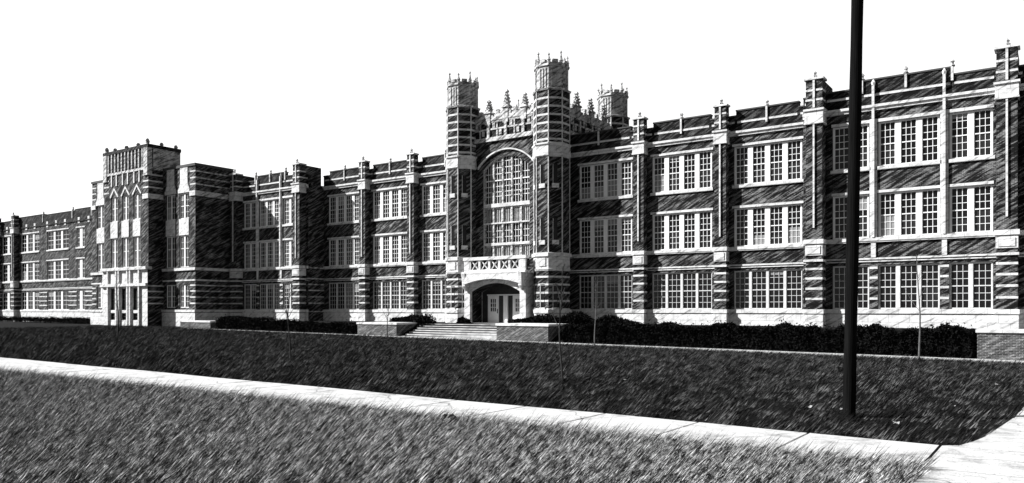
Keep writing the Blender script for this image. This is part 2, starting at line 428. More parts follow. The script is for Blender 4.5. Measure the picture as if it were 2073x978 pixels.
def course(u0, u1, p, name='cornice', top=True):
    m = MB()
    if not top: m.box(u0, u1, p - .1, p + .3, 11.95, 12.13, 'brick_top')
    else: m.box(u0, u1, p - .22, p + .3, 11.98, 12.13, 'stone'); m.box(u0, u1, p - .12, p + .3, 11.8, 11.98, 'stone')
    m.build(name, school)
    m = MB(); m.box(u0, u1, p - .12, p + .04, 4.02, 4.1, 'stone'); m.box(u0, u1, p - .16, p + .04, 4.1, 4.29, 'stone')
    m.box(u0, u1, p - .05, p + .04, 3.0, 3.1, 'stone'); m.box(u0, u1, p - .08, p + .04, 2.86, 2.92, 'stone'); m.build('string_course', school)
    m = MB(); m.box(u0, u1, p - .14, p + .1, -1.75, -.27, 'stone'); m.box(u0, u1, p - .2, p + .1, -.2, .055, 'stone'); m.box(u0, u1, p - .05, p + .1, -.27, -.2, 'stone'); m.build('plinth', school)

# --- the two three-bay wings either side of the entrance
BAYS = [(-30.35, -25.85), (-24.25, -19.75), (-18.2, -13.7)]
def mir(u): return 2 * C0 - u
for side in (1, -1):
    mm = (lambda u: u) if side == 1 else mir
    bays = [tuple(sorted((mm(a), mm(b)))) for a, b in BAYS]
    u0, u1 = sorted((mm(-32.2), mm(-13.0)))
    holes = [(a, b, z0, z1) for a, b in bays for z0, z1 in (UPW, LOW, GRW)]
    def ex(m, bays=bays):
        for a, b in bays:
            m.box(a - .1, b + .1, 51.93, 52.05, 11.102, 11.26, 'stone'); m.box(a - .1, b + .1, 51.93, 52.05, 6.922, 7.08, 'stone')
    wall('wall', u0, u1, -1.4, 12.0, 52, holes, extra=ex)
    course(u0, u1, 52)
    edges = sorted([mm(-13.0), mm(-18.95), mm(-25.05), mm(-32.2)])
    for a, b in zip(edges[:-1], edges[1:]):
        c = (a + b) / 2; parapet(a, b, 52, [(a, a + .9, 13.15), (a + .9, b - .9, 13.5), (b - .9, b, 13.15)])
        finial(c, 51.95, 12.5, 13.55)
    for a, b in bays:
        L = even(a, b, 4, .82, .12)
        window(a, b, *UPW, 52, L, blind=.75); window(a, b, *LOW, 52, L, blind=.6)
        window(a, b, *GRW, 52, even(a, b, 4, .97, .06), blind=.1, sill=False, mun=.026, mat='paint_grey')
    for uc in (-18.95, -25.05):
        c = mm(uc); pier(c - .4, c + .4, 51.42, 52.02)

# --- the wide end bays, two metres forward, with stone pilasters between the banks
DL = [(-11.38, -9.32), (-8.83, -5.62), (-5.15, -3.05)]
for side in (1, -1):
    mm = (lambda u: u) if side == 1 else mir
    u0, u1 = sorted((mm(-13.1), mm(-1.6))); p = 50
    grp = sorted([tuple(sorted((mm(a), mm(b)))) for a, b in DL])
    holes = [(a, b, z0, z1) for a, b in grp for z0, z1 in (UPW, LOW, GRW)]
    def ex(m, grp=grp, u0=u0, u1=u1, p=p):
        for uu in (u0, u1):
            q = [(uu, p, -1.4), (uu, 52.3, -1.4), (uu, 52.3, 12.2), (uu, p, 12.2)]
            m.poly(q if uu == u1 else q[::-1], 'brick')
            s = .018 if uu == u1 else -.018
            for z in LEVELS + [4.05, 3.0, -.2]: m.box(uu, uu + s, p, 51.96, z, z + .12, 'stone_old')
        a, b = grp[0][0] - .05, grp[-1][1] + .05
        m.box(a, b, p - .07, p + .05, 11.102, 11.28, 'stone')
        for a, b in grp: m.box(a - .04, b + .04, p - .06, p + .05, 6.922, 7.08, 'stone')
    wall('wall', u0, u1, -1.4, 12.0, p, holes, extra=ex)
    course(u0, u1, p)
    for k, (a, b) in enumerate(grp):
        n = 3 if k == 1 else 2
        L = even(a, b, n, .80 if n == 3 else .8, .1)
        window(a, b, *UPW, p, L, blind=.4); window(a, b, *LOW, p, L, blind=.5)
        window(a, b, *GRW, p, even(a, b, n, .88, .07), blind=.05, sill=False, mun=.03, mat='paint_grey')
    for k in (0, 1):
        uc = (grp[k][1] + grp[k + 1][0]) / 2
        m = MB(); m.box(uc - .2, uc + .2, p - .1, p + .1, 4.3, 11.3, 'stone'); m.box(uc - .07, uc + .07, p - .2, p + .1, 4.3, 13.3, 'stone')
        m.box(uc - .13, uc + .13, p - .08, p + .1, 3.12, 4.0, 'stone'); m.ring(uc, p - .03, [(13.3, .1), (13.45, .13), (13.7, .01)], 6, 'stone')
        for z in LEVELS: m.box(uc - .22, uc + .22, p - .018, p + .05, z, z + .13, 'stone')
        m.build('pilaster', school)
    a = u0 + 1.3; b = u1 - 1.3
    parapet(u0, u1, p, [(u0, a, 13.1), (a, a + 2.1, 13.2), (a + 2.1, b - 2.1, 13.62), (b - 2.1, b, 13.2), (b, u1, 13.1)])
    for uu in (a + 2.1, (a + b) / 2, b - 2.1): finial(uu, p - .05, 12.9, 13.68)
    for q in (-12.27, -2.37):
        c = mm(q); pier(c - .48, c + .48, p - .8, p + .02, big=True)

# --- roofs and solid cores behind the facades
m = MB(); m.box(-71, -1.5, 52.35, 66, -1.5, 12.15, 'roof'); m.build('roof', school)

# --- central entrance tower
TP = 50.5
hw, spring, rise = 2.25, 11.35, 1.0
rad = (hw * hw + rise * rise) / (2 * rise)
def arch(u, r_=0): 
    R_ = rad + r_; zc = spring + rise - rad
    return zc + math.sqrt(max(0, R_ * R_ - (u - C0) ** 2))
def tower_extra(m):
    N = 20; xs = [C0 - hw + 2 * hw * i / N for i in range(N + 1)]
    for a, b in zip(xs[:-1], xs[1:]):
        m.poly([(a, TP, arch(a)), (b, TP, arch(b)), (b, TP, 13.6), (a, TP, 13.6)], 'brick')
        m.poly([(a, TP, arch(a)), (a, TP + .4, arch(a)), (b, TP + .4, arch(b)), (b, TP, arch(b))], 'stone')
    for uu, s in ((C0 - hw, 1), (C0 + hw, -1)):
        q = [(uu, TP, 4.2), (uu, TP, spring), (uu, TP + .4, spring), (uu, TP + .4, 4.2)]; m.poly(q if s == 1 else q[::-1], 'stone')
m = MB()
for a, b in ((C0 - 3.5, C0 - hw), (C0 + hw, C0 + 3.5)): m.poly([(a, TP, 3.5), (b, TP, 3.5), (b, TP, 13.6), (a, TP, 13.6)], 'brick')
tower_extra(m); m.build('wall', school)
m = MB(); m.box(C0 - 4.9, C0 + 4.9, TP + .62, 60.3, -1.4, 15.4, 'brick')
for z in (12.7, 13.4, 14.1, 14.8): m.box(C0 - 4.93, C0 + 4.93, 53, 60.2, z, z + .14, 'stone')
m.build('tower_block', school)
m = MB(); N = 24                                                   # hood mould over the great window
xs = [C0 - hw - .5 + (2 * hw + 1.0) * i / N for i in range(N + 1)]
for a, b in zip(xs[:-1], xs[1:]):
    m.prism_p([(a, arch(a, .46)), (b, arch(b, .46)), (b, arch(b, .57)), (a, arch(a, .57))], TP - .16, TP + .03, 'stone')
m.build('hood_mould', school)
# the great window: five lights, transoms, panelled spandrels
m = MB(); wu = [C0 - hw + 2 * hw * i / 5 for i in range(6)]
f0, f1 = TP + .12, TP + .42
for i, uu in enumerate(wu):
    h = .075 if 0 < i < 5 else .09
    a, b = max(uu - h, C0 - hw), min(uu + h, C0 + hw)
    m.prism_p([(a, 4.2), (b, 4.2), (b, arch(b) - .001), (a, arch(a) - .001)], f0, f1, 'stone_old')
for z0, z1 in ((8.3, 8.6), (6.95, 7.06), (5.22, 5.42), (4.2, 4.3)): m.box(wu[0], wu[-1], f0 - .06, f1, z0, z1, 'stone')
for k in range(5):
    a, b = wu[k] + .1, wu[k + 1] - .1
    m.box(a, b, f0 + .04, f1, 10.42, 10.5, 'paint')
    z = arch((a + b) / 2) - .1
    N = 6
    for i in range(N):                                            # pointed heads
        pass
gw = m.build('window', school); gw['label'] = 'tall arched stone window of five lights over the entrance'
for k in range(5):
    s = MB(); gl = MB()
    a, b = wu[k] + .1, wu[k + 1] - .1; mid = (a + b) / 2
    za, zb_ = arch(a), arch(b)
    gl.poly([(a, f0 + .16, 9.6), (b, f0 + .16, 9.6), (b, f0 + .16, arch(b)), (a, f0 + .16, arch(a))], 'glass')
    gl.poly([(a, f0 + .16, 8.6), (b, f0 + .16, 8.6), (b, f0 + .16, 9.6), (a, f0 + .16, 9.6)], 'screen' if k in (1, 2) else 'glass')
    gl.poly([(a, f0 + .16, 5.4), (b, f0 + .16, 5.4), (b, f0 + .16, 6.95), (a, f0 + .16, 6.95)], 'screen' if k in (1, 2, 4) else 'glass')
    for uu in (mid - .13, mid + .13): s.box(uu - .014, uu + .014, f0 + .1, f0 + .15, 8.6, min(arch(uu), 12.4), 'paint'); s.box(uu - .014, uu + .014, f0 + .1, f0 + .15, 5.42, 6.95, 'paint')
    for z in (9.2, 9.55, 10.0, 11.0, 11.5, 12.0):
        if z < min(za, zb_): s.box(a, b, f0 + .1, f0 + .148, z - .025, z + .025, 'paint')
    for z in (5.9, 6.4): s.box(a, b, f0 + .1, f0 + .148, z - .02, z + .02, 'paint')
    s.build('sash', gw)
    g2 = MB(); g2.poly([(q[0], q[1], q[2]) for q in gl.v[8:12]], gl.mats[gl.m[2]]); g2.build('pane', gw)
    gl.v = gl.v[:8]; gl.f = gl.f[:2]; gl.m = gl.m[:2]; gl.weld().build('pane', gw)
for z0, z1 in ((7.06, 8.3), (4.3, 5.22)):
    for k in range(5):
        s = MB()
        a, b = wu[k] + .1, wu[k + 1] - .1
        s.box(a, b, f0 + .16, f1, z0, z1, 'brick')
        for q in range(4):
            uu = a + (b - a) * (q + .5) / 4; s.box(uu - .022, uu + .022, f0 + .1, f0 + .17, z0, z1, 'stone')
        s.box(a, b, f0 + .1, f0 + .168, z1 - .1, z1, 'stone')
        s.build('spandrel_panel', gw)

def pinnacle(u, p, z0, z1, w_=.22, parent=school):
    m = MB(); h = z1 - z0
    m.ring(u, p, [(z0, w_), (z0 + h * .42, w_), (z0 + h * .44, w_ * 1.35), (z0 + h * .5, w_ * 1.2), (z0 + h * .52, w_ * .8), (z0 + h * .88, w_ * .3), (z0 + h * .9, w_ * .6), (z0 + h * .95, w_ * .45), (z1, .01)], 4, 'stone_old', rot=math.pi / 4)
    for q in (.6, .7, .8):                                         # crockets
        r = w_ * (1 - q) * 2.0 + .03
        for a in (0, 90, 180, 270): m.ring(u + r * math.cos(R(a)), p + r * math.sin(R(a)), [(z0 + h * q - .06, .05), (z0 + h * q, .1), (z0 + h * q + .1, .02)], 4, 'stone_old')
    return m.build('pinnacle', parent)
def crown_parapet(pts, name='parapet'):
    """panelled stone parapet along a straight run; pts=(u0,p0,u1,p1)"""
    u0, p0, u1, p1 = pts; L = math.hypot(u1 - u0, p1 - p0); d = ((u1 - u0) / L, (p1 - p0) / L); nrm = (d[1], -d[0])
    def P(s, o): return (u0 + d[0] * s + nrm[0] * o, p0 + d[1] * s + nrm[1] * o)
    m = MB()
    def bx(s0, s1, o0, o1, z0, z1, mat):
        a, b, c, e = P(s0, o1), P(s1, o1), P(s1, o0), P(s0, o0)
        v = [(*a, z0), (*b, z0), (*c, z0), (*e, z0), (*a, z1), (*b, z1), (*c, z1), (*e, z1)]
        for q in ((0, 1, 5, 4), (1, 2, 6, 5), (2, 3, 7, 6), (3, 0, 4, 7), (4, 5, 6, 7), (3, 2, 1, 0)): m.poly([v[i] for i in q], mat)
    bx(0, L, -.3, 0, 13.6, 15.3, 'brick_top')
    bx(0, L, -.3, .16, 13.62, 13.95, 'stone_old'); bx(0, L, -.3, .1, 15.3, 15.42, 'stone_old')
    n = max(3, int(round(L / 1.8))); 
    for i in range(n + 1):
        s = L * i / n; bx(max(0, s - .12), min(L, s + .12), -.3, .12, 13.95, 15.55, 'stone_old')
    for i in range(n):
        a, b = L * i / n + .12, L * (i + 1) / n - .12; c = (a + b) / 2
        bx(c - .06, c + .06, -.2, .07, 13.95, 15.3, 'stone_old'); bx(a, b, -.2, .06, 14.55, 14.68, 'stone_old'); bx(a, b, -.2, .065, 15.12, 15.3, 'stone_old')
        bx(a, c - .25, -.3, .05, 15.42, 15.62, 'stone_old'); bx(c + .25, b, -.3, .05, 15.42, 15.62, 'stone_old'); bx(c - .3, c + .3, -.28, .04, 15.42, 15.8, 'stone_old'); bx(c - .14, c + .14, -.26, .03, 15.8, 16.15, 'stone_old'); bx(c - .45, c - .2, -.1, .08, 14.7, 15.1, 'stone_old'); bx(c + .2, c + .45, -.1, .08, 14.1, 14.5, 'stone_old')
    return m.build(name, school)
crown_parapet((C0 - 3.4, TP - .02, C0 + 3.4, TP - .02))
for du, zt in ((-1.75, 17.05), (0, 17.7), (1.75, 17.15)):
    pinnacle(C0 + du, TP + .1, 15.0, zt, .36)
    gm = MB(); gh = zt - 15.4
    gm.prism_p([(C0 + du - .85, 15.42), (C0 + du + .85, 15.42), (C0 + du + .85, 15.6), (C0 + du + .55, 15.62), (C0 + du + .5, 15.95), (C0 + du + .3, 16.0), (C0 + du, 15.4 + gh * .62), (C0 + du - .3, 16.0), (C0 + du - .5, 15.95), (C0 + du - .55, 15.62), (C0 + du - .85, 15.6)], TP - .1, TP + .22, 'stone_old')
    gm.build('gablet', school)
crown_parapet((C0 + 4.95, 51.6, C0 + 4.95, 59.4))
crown_parapet((C0 - 4.95, 59.4, C0 - 4.95, 51.6))
for q in (53.2, 55.4, 57.6):
    pinnacle(C0 + 4.9, q, 15.0, 17.3, .36)
    gm = MB()
    for (p_a, p_b, z_) in ((-.85, .85, 15.75), (-.5, .5, 16.2), (-.3, .3, 16.5)): gm.box(C0 + 4.78, C0 + 5.02 + .01 * z_ - .15, q + p_a, q + p_b, 15.42, z_, 'stone_old')
    gm.build('gablet', school)
# turrets
def turret(cu, cp, low=True):
    Rb = 1.28 / math.cos(math.pi / 8)
    m = MB()
    m.ring(cu, cp, [(-1.4, Rb), (16.5, Rb)], 8, 'brick')
    for z in [12.75 + .62 * i for i in range(6)]: m.ring(cu, cp, [(z, Rb + .022), (z + .15, Rb + .022)], 8, 'stone')
    if low:
        for z in LEVELS + [.0]: m.ring(cu, cp, [(z, Rb + .022), (z + .14, Rb + .022)], 8, 'stone')
        m.ring(cu, cp, [(-1.42, Rb + .12), (-.27, Rb + .12)], 8, 'stone'); m.ring(cu, cp, [(-.24, Rb + .18), (.05, Rb + .18)], 8, 'stone')
    for i in range(8):                                             # thin corner shafts
        a = math.pi / 8 + i * math.pi / 4
        m.ring(cu + Rb * math.cos(a), cp + Rb * math.sin(a), [(4.3, .05), (16.5, .05)], 5, 'stone')
    t = m.build('turret', school)
    m = MB()
    m.ring(cu, cp, [(11.5, Rb + .03), (11.6, Rb + .12), (12.35, Rb + .06), (12.45, Rb + .16), (12.55, Rb + .16), (12.6, Rb)], 8, 'stone')
    m.build('stone_band', t); m = MB()
    m.ring(cu, cp, [(2.95, Rb + .05), (3.1, Rb + .12), (3.12, Rb + .03), (4.0, Rb + .03), (4.05, Rb + .16), (4.3, Rb + .16), (4.34, Rb)], 8, 'stone')
    m.build('stone_band', t)
    for i in range(8):
        a = i * math.pi / 4 - math.pi / 2; ca, sa = math.cos(a), math.sin(a)
        if not low or i not in (0, 1, 7): continue
        def q(s, o): return (cu + ca * (1.28 + o) - sa * s, cp + sa * (1.28 + o) + ca * s)
        def bx(mm_, s0, s1, o0, o1, z0, z1, mat):
            v = [(*q(s0, o1), z0), (*q(s1, o1), z0), (*q(s1, o0), z0), (*q(s0, o0), z0), (*q(s0, o1), z1), (*q(s1, o1), z1), (*q(s1, o0), z1), (*q(s0, o0), z1)]
            for e in ((0, 1, 5, 4), (1, 2, 6, 5), (2, 3, 7, 6), (3, 0, 4, 7), (4, 5, 6, 7), (3, 2, 1, 0)): mm_.poly([v[j] for j in e], mat)
        for z0, z1 in ((9.5, 10.95), (5.25, 6.9), (.2, 1.9)):
            wm = MB(); pn = MB(); si = MB()
            bx(wm, -.2, -.16, 0, .03, z0, z1, 'stone'); bx(wm, .16, .19, 0, .03, z0, z1, 'brick'); bx(wm, -.2, .19, 0, .034, z1, z1 + .05, 'brick')
            bx(pn, -.16, .16, 0, .008, z0, z1, 'glass'); 
            bx(wm, -.26, .26, 0, .1, z0 - .32, z0, 'stone')
            for q_ in pn.v: wm.v.append(q_)
            nb = len(wm.v) - len(pn.v)
            for f_ in pn.f: wm.f.append(tuple(nb + j for j in f_)); wm.m.append(wm.mi('glass'))
            wm.build('slit_window', t)
        si = MB(); bx(si, -.3, .3, 0, .08, 3.3, 3.9, 'stone'); si.build('stone_panel', t)
    m = MB(); Rt = 1.2 / math.cos(math.pi / 8)
    m.ring(cu, cp, [(16.5, Rb + .1), (16.62, Rb + .16), (16.7, Rt), (18.3, Rt), (18.36, Rt + .1), (18.5, Rt + .1), (18.52, Rt), (18.62, Rt)], 8, 'stone_old')
    for i in range(8):
        a = i * math.pi / 4; ca, sa = math.cos(a), math.sin(a)
        for s in (-.25, 0, .25):                                   # blind tracery ribs
            x, y = cu + ca * 1.22 - sa * s, cp + sa * 1.22 + ca * s; m.ring(x, y, [(16.75, .045), (18.2, .045)], 4, 'stone_old', rot=a + math.pi / 4)
        x, y = cu + ca * 1.1, cp + sa * 1.1
        m.ring(x, y, [(18.6, .3), (18.82, .3), (18.84, .2)], 4, 'stone_old', rot=a + math.pi / 4)   # merlons
    cr = m.build('crown', t)
    for i in range(8):
        a = math.pi / 8 + i * math.pi / 4
        mm_ = MB(); x, y = cu + 1.22 * math.cos(a), cp + 1.22 * math.sin(a); k = .35 if i % 2 else .15
        mm_.ring(x, y, [(18.3, .13), (18.75, .13), (18.78, .17), (18.84, .12), (18.95 + k, .04), (19.0 + k, .1), (19.07 + k, .07), (19.18 + k, .01)], 6, 'stone_old'); mm_.build('pinnacle', t)
    return t
for s in (-1, 1):
    turret(C0 + s * 4.35, 50.4); turret(C0 + s * 4.35, 60.3, low=False)
# porch
PP = 48.9; ohw, osp, ori = 2.42, 1.45, .68; orad = (ohw ** 2 + ori ** 2) / (2 * ori)
def oarch(u, e=0): return osp + ori - orad + math.sqrt(max(0, (orad + e) ** 2 - (u - C0) ** 2))
m = MB(); L_, R_ = C0 - 2.98, C0 + 2.98
m.box(L_, C0 - ohw, PP, TP + .1, -1.2, 2.9, 'stone'); m.box(C0 + ohw, R_, PP, TP + .1, -1.2, 2.9, 'stone')
N = 24; xs = [C0 - ohw + 2 * ohw * i / N for i in range(N + 1)]
for a, b in zip(xs[:-1], xs[1:]): m.prism_p([(a, oarch(a)), (b, oarch(b)), (b, 2.9), (a, 2.9)], PP, TP + .1, 'stone')
porch = m.build('porch', school)
m = MB(); q0, q1 = PP + .3, TP - .05                                # dark sheets that paint the passage's shade onto its sides and arch
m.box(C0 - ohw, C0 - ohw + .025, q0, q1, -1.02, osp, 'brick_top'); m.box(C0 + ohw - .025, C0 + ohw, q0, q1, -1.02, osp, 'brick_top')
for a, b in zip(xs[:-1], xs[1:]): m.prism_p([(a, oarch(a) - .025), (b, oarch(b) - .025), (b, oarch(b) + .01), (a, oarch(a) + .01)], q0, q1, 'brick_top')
m.build('shade_lining', porch)
def hood(u): return 2.44 - .42 * ((u - C0) / 2.75) ** 2
xs = [C0 - 2.75 + 5.5 * i / N for i in range(N + 1)]
m = MB()
for a, b in zip(xs[:-1], xs[1:]): m.prism_p([(a, hood(a)), (b, hood(b)), (b, 2.86), (a, 2.86)], PP - .42, PP + .02, 'stone')
m.box(L_ - .12, R_ + .12, PP - .26, PP + .2, 2.9, 3.06, 'stone')
for uu in (L_ + .25, R_ - .25): m.ring(uu, PP - .12, [(1.5, .05), (1.9, .3), (2.6, .34), (2.9, .42)], 8, 'stone')
m.build('canopy', porch)
m = MB(); m.box(L_, R_, PP + .12, PP + .3, 3.06, 3.95, 'brick'); m.box(L_ - .06, R_ + .06, PP - .1, PP + .4, 3.95, 4.2, 'stone'); m.box(L_, R_, PP - .03, PP + .2, 3.06, 3.2, 'stone')
for k in range(6):
    uu = L_ + .55 + (R_ - L_ - 1.1) * k / 5; m.box(uu - .1, uu + .1, PP - .02, PP + .2, 3.2, 3.95, 'stone')
m.box(L_, L_ + .5, PP - .05, PP + .2, 3.2, 3.95, 'stone'); m.box(R_ - .5, R_, PP - .05, PP + .2, 3.2, 3.95, 'stone')
for k in range(5):                                                 # quatrefoils
    uc = L_ + .55 + (R_ - L_ - 1.1) * (k + .5) / 5; zc = 3.57
    for s in (-1, 1): m.prism_p([(uc - .36, zc - s * .36 - .05), (uc - .29, zc - s * .36 - .05), (uc + .36, zc + s * .36 - .02), (uc + .29, zc + s * .36 + .05)] if s == 1 else [(uc + .29, zc - .38), (uc + .36, zc - .33), (uc - .29, zc + .38), (uc - .36, zc + .33)], PP + .03, PP + .14, 'stone')
    m.ring(uc, PP + .08, [(zc - .12, .02), (zc - .1, .1), (zc + .1, .1), (zc + .12, .02)], 6, 'stone')
m.build('balustrade', porch)
m = MB(); m.box(C0 - 2.5, C0 + 2.5, TP + .05, TP + .12, -1.2, 3.0, 'wood'); m.build('door_surround', porch)
DP = TP - .02
for a, b in ((-37.98, -36.92), (-35.52, -34.5)):
    m = MB(); m.box(a, b, DP - .03, DP + .05, -1.0, -.1, 'paint'); m.box(a, b, DP - .03, DP + .05, .9, 1.16, 'paint')
    m.box(a, a + .26, DP - .03, DP + .05, -.1, .9, 'paint'); m.box(b - .26, b, DP - .03, DP + .05, -.1, .9, 'paint')
    for i in (1, 2):
        uu = a + .26 + (b - a - .52) * i / 3; m.box(uu - .025, uu + .025, DP - .02, DP + .04, -.1, .9, 'paint')
        zz = -.1 + i / 3; m.box(a + .26, b - .26, DP - .018, DP + .038, zz - .025, zz + .025, 'paint')
    m.box(a + .14, b - .14, DP - .045, DP - .02, -.85, -.3, 'paint')
    d = m.build('door', porch)
    m = MB(); m.box(a + .26, b - .26, DP + .01, DP + .03, -.1, .9, 'glass'); m.build('pane', d)
    m = MB(); m.box(b - .1, b - .05, DP - .09, DP - .03, -.25, .1, 'metal'); m.build('handle', d)
m = MB(); m.box(-36.42, -36.02, DP - .06, DP + .06, -1.0, 1.16, 'paint'); m.box(-38.05, -34.42, DP - .05, DP + .05, 1.17, 1.27, 'paint'); m.build('door_post', porch)
m = MB(); m.box(L_, R_, PP - .35, TP, -1.4, -1.02, 'steps'); m.build('doorstep', porch)

# --- the far pavilion on the left, and the blank flank of its twin past the right edge of the picture
PV = 45.4; PU0, PU1 = -91.2, -70.8
cols = [(-76.0, -74.3), (-73.6, -71.9)]
cols_all = cols + [(-162 - b, -162 - a) for a, b in cols]
PW = [(9.3, 11.9), (4.35, 7.6), (.25, 2.6)]
holes = [(a, b, z0, z1) for a, b in cols_all for z0, z1 in PW]
def ex(m):
    m.poly([(PU1, PV, -1.9), (PU1, 50.02, -1.9), (PU1, 50.02, 14.6), (PU1, PV, 14.6)], 'brick')
    m.poly([(PU0, 52, -1.9), (PU0, PV, -1.9), (PU0, PV, 14.6), (PU0, 52, 14.6)], 'brick')
    for z in (13.9, 13.25, 12.6) + tuple(LEVELS): 
        m.box(PU1 - .9, PU1 + .018, PV - .018, PV + .5, z, z + .14, 'stone'); m.box(PU1 - .5, PU1 + .02, PV + .5, 50, z, z + .12, 'stone_old')  # duller stone along the return wall puts its shade into the bands
        m.box(PU0 - .018, PU0 + .9, PV - .018, PV + .5, z, z + .14, 'stone')
    m.box(PU1 - .6, PU1 + .05, PV + .5, 50, 11.5, 12.0, 'stone_old'); m.box(PU1 - .9, PU1 + .1, PV - .1, PV + .5, 11.5, 12.0, 'stone'); m.box(PU0 - .1, PU0 + .9, PV - .1, PV + .5, 11.5, 12.0, 'stone')  # wide band likewise darkened along the return wall to paint shade
    m.box(PU0 - .08, PU1 + .08, PV - .1, 50, 14.5, 14.75, 'roof')
    m.box(PU0 - .12, PU1 + .12, PV - .14, 50, 4.02, 4.3, 'stone'); m.box(PU0 - .05, PU1 + .05, PV - .06, 50, 2.95, 3.1, 'stone')
    m.box(PU0 - .12, PU1 + .12, PV - .14, 50, -1.9, -.25, 'stone'); m.box(PU0 - .16, PU1 + .16, PV - .2, 50, -.2, .05, 'stone')
    for a, b in cols_all:
        m.box(a, b, PV - .05, PV + .1, 7.62, 9.28, 'stone'); m.box(a - .15, b + .15, PV - .08, PV + .1, 11.92, 12.3, 'stone')
        m.prism_p([(a - .1, 12.3), (b + .1, 12.3), (b - .2, 12.9), (b - .2, 14.5), (a + .2, 14.5), (a + .2, 12.9)], PV - .06, PV + .1, 'stone')
wall('wall', PU0, PU1, -1.9, 14.5, PV, holes, extra=ex)
for a, b in cols_all:
    c = (a + b) / 2
    for (z0, z1), sp in zip(PW, (.5, .6, .5)):
        window(a, b, z0, z1, PV, [(a + .1, c - .11), (c + .11, b - .1)], cols=2, rows=(2, 2), blind=.12, sill=False, split=sp, mun=.03)
m = MB(); m.box(PU0 + .3, PU1 - .3, PV + .35, 62, -1.8, 14.2, 'roof'); m.build('roof', school)
# its tower
TU0, TU1, TF, TB = -85.4, -76.6, 43.8, 47.3
tc = [-83.25, -81.0, -78.75]
holes = [(c - .7, c + .7, z0, z1) for c in tc for z0, z1 in ((9.5, 12.1), (4.5, 7.7), (-.0, 2.3), (-1.05, -.3))]
def ex(m):
    m.poly([(TU1, TF, -1.9), (TU1, TB, -1.9), (TU1, TB, 17.0), (TU1, TF, 17.0)], 'brick'); m.poly([(TU0, TB, -1.9), (TU0, TF, -1.9), (TU0, TF, 17.0), (TU0, TB, 17.0)], 'brick')
    m.poly([(TU1, TB, 14), (TU0, TB, 14), (TU0, TB, 17.0), (TU1, TB, 17.0)], 'brick')
    m.poly([(TU0, TF, 17.0), (TU1, TF, 17.0), (TU1, TB, 17.0), (TU0, TB, 17.0)], 'roof')
    m.box(TU0 - .1, TU1 + .1, TF - .12, TB + .1, 16.75, 17.0 + .1, 'brick_top')
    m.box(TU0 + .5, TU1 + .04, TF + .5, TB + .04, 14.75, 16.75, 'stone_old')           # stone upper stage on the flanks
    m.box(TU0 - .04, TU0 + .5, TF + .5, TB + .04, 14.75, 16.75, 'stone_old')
    m.box(TU0 - .1, TU1 + .1, TF - .1, TB + .05, 14.5, 14.75, 'stone_old')
    for z in (12.6, 13.25, 13.9): m.box(TU1 - 1.0, TU1 + .02, TF - .02, PV, z, z + .15, 'stone'); m.box(TU0 - .02, TU0 + 1.0, TF - .02, PV, z, z + .15, 'stone')
    m.box(TU1 - 1.0, TU1 + .08, TF - .1, PV, 11.5, 12.0, 'stone')
    for c in tc:
        m.box(c - .72, c + .72, TF - .06, TF + .1, 7.72, 9.48, 'stone')
        m.prism_p([(c - .85, 12.1), (c - .7, 12.1), (c - .7, 12.1), (c, 12.9), (c + .7, 12.1), (c + .85, 12.1), (c + .85, 12.25), (c, 13.15), (c - .85, 12.25)], TF - .06, TF + .05, 'stone')
        for s in (-.5, .5): m.box(c + s - .1, c + s + .1, TF - .08, TF + .1, 13.3, 14.5, 'stone')
    for k in range(13):
        uu = TU0 + .35 + (TU1 - TU0 - .7) * k / 12; m.box(uu - .085, uu + .085, TF - .1, TF + .1, 14.75, 16.75, 'stone_old')
    for uu in (TU0 + .35, TU1 - .35): m.box(uu - .36, uu + .36, TF - .14, TF + .4, 13.9, 16.75, 'stone_old')
wall('wall', TU0, TU1, 4.45, 17.0, TF, [h for h in holes if h[2] > 4], extra=ex)
wall('wall', TU0 - .1, TU1 + .1, -1.9, 4.45, TF - .15, [h for h in holes if h[2] < 4], mat='stone', reveal=.4,
     extra=lambda m: [m.box(TU1 + .0, TU1 + .1, TF - .15 + .002, PV, z, z + .14, 'stone') for z in LEVELS] + [m.box(c - .95, c - .75, TF - .35, TF - .14, -1.9, 4.2, 'stone') for c in tc] + [m.box(c + .75, c + .95, TF - .35, TF - .14, -1.9, 4.2, 'stone') for c in tc] + [m.box(TU0 - .15, TU1 + .15, TF - .4, TF - .14, 2.5, 2.8, 'stone'), m.box(TU0 - .15, TU1 + .15, TF - .4, TF + .3, 4.2, 4.5, 'stone')])
for c in tc:
    for z0, z1, p in ((9.5, 12.1, TF), (4.5, 7.7, TF)):
        window(c - .7, c + .7, z0, z1, p, [(c - .58, c - .1), (c + .1, c + .58)], cols=2, rows=(2, 2), blind=.1, sill=False, mun=.025, split=.55)
    window(c - .7, c + .7, 0, 2.3, TF - .1, [(c - .6, c - .05), (c + .05, c + .6)], cols=2, rows=(3, 2), mat='wood', blind=0, sill=False)
    window(c - .7, c + .7, -1.05, -.3, TF - .1, [(c - .6, c + .6)], cols=3, rows=(1, 1), mat='wood', blind=0, sill=False)
m = MB(); m.box(TU0 + .3, TU1 - .3, TF + .4, TB - .1, -1.8, 16.8, 'roof'); m.build('roof', school)
for uu in (TU0 + .35, -83.3, -81.0, -78.7, TU1 - .35): pinnacle(uu, TF + .12, 16.9, 17.75 if uu in (TU0 + .35, TU1 - .35) else 17.45, .17)
for q in (45.3, 46.9): pinnacle(TU1 - .1, q, 16.9, 17.5, .16)
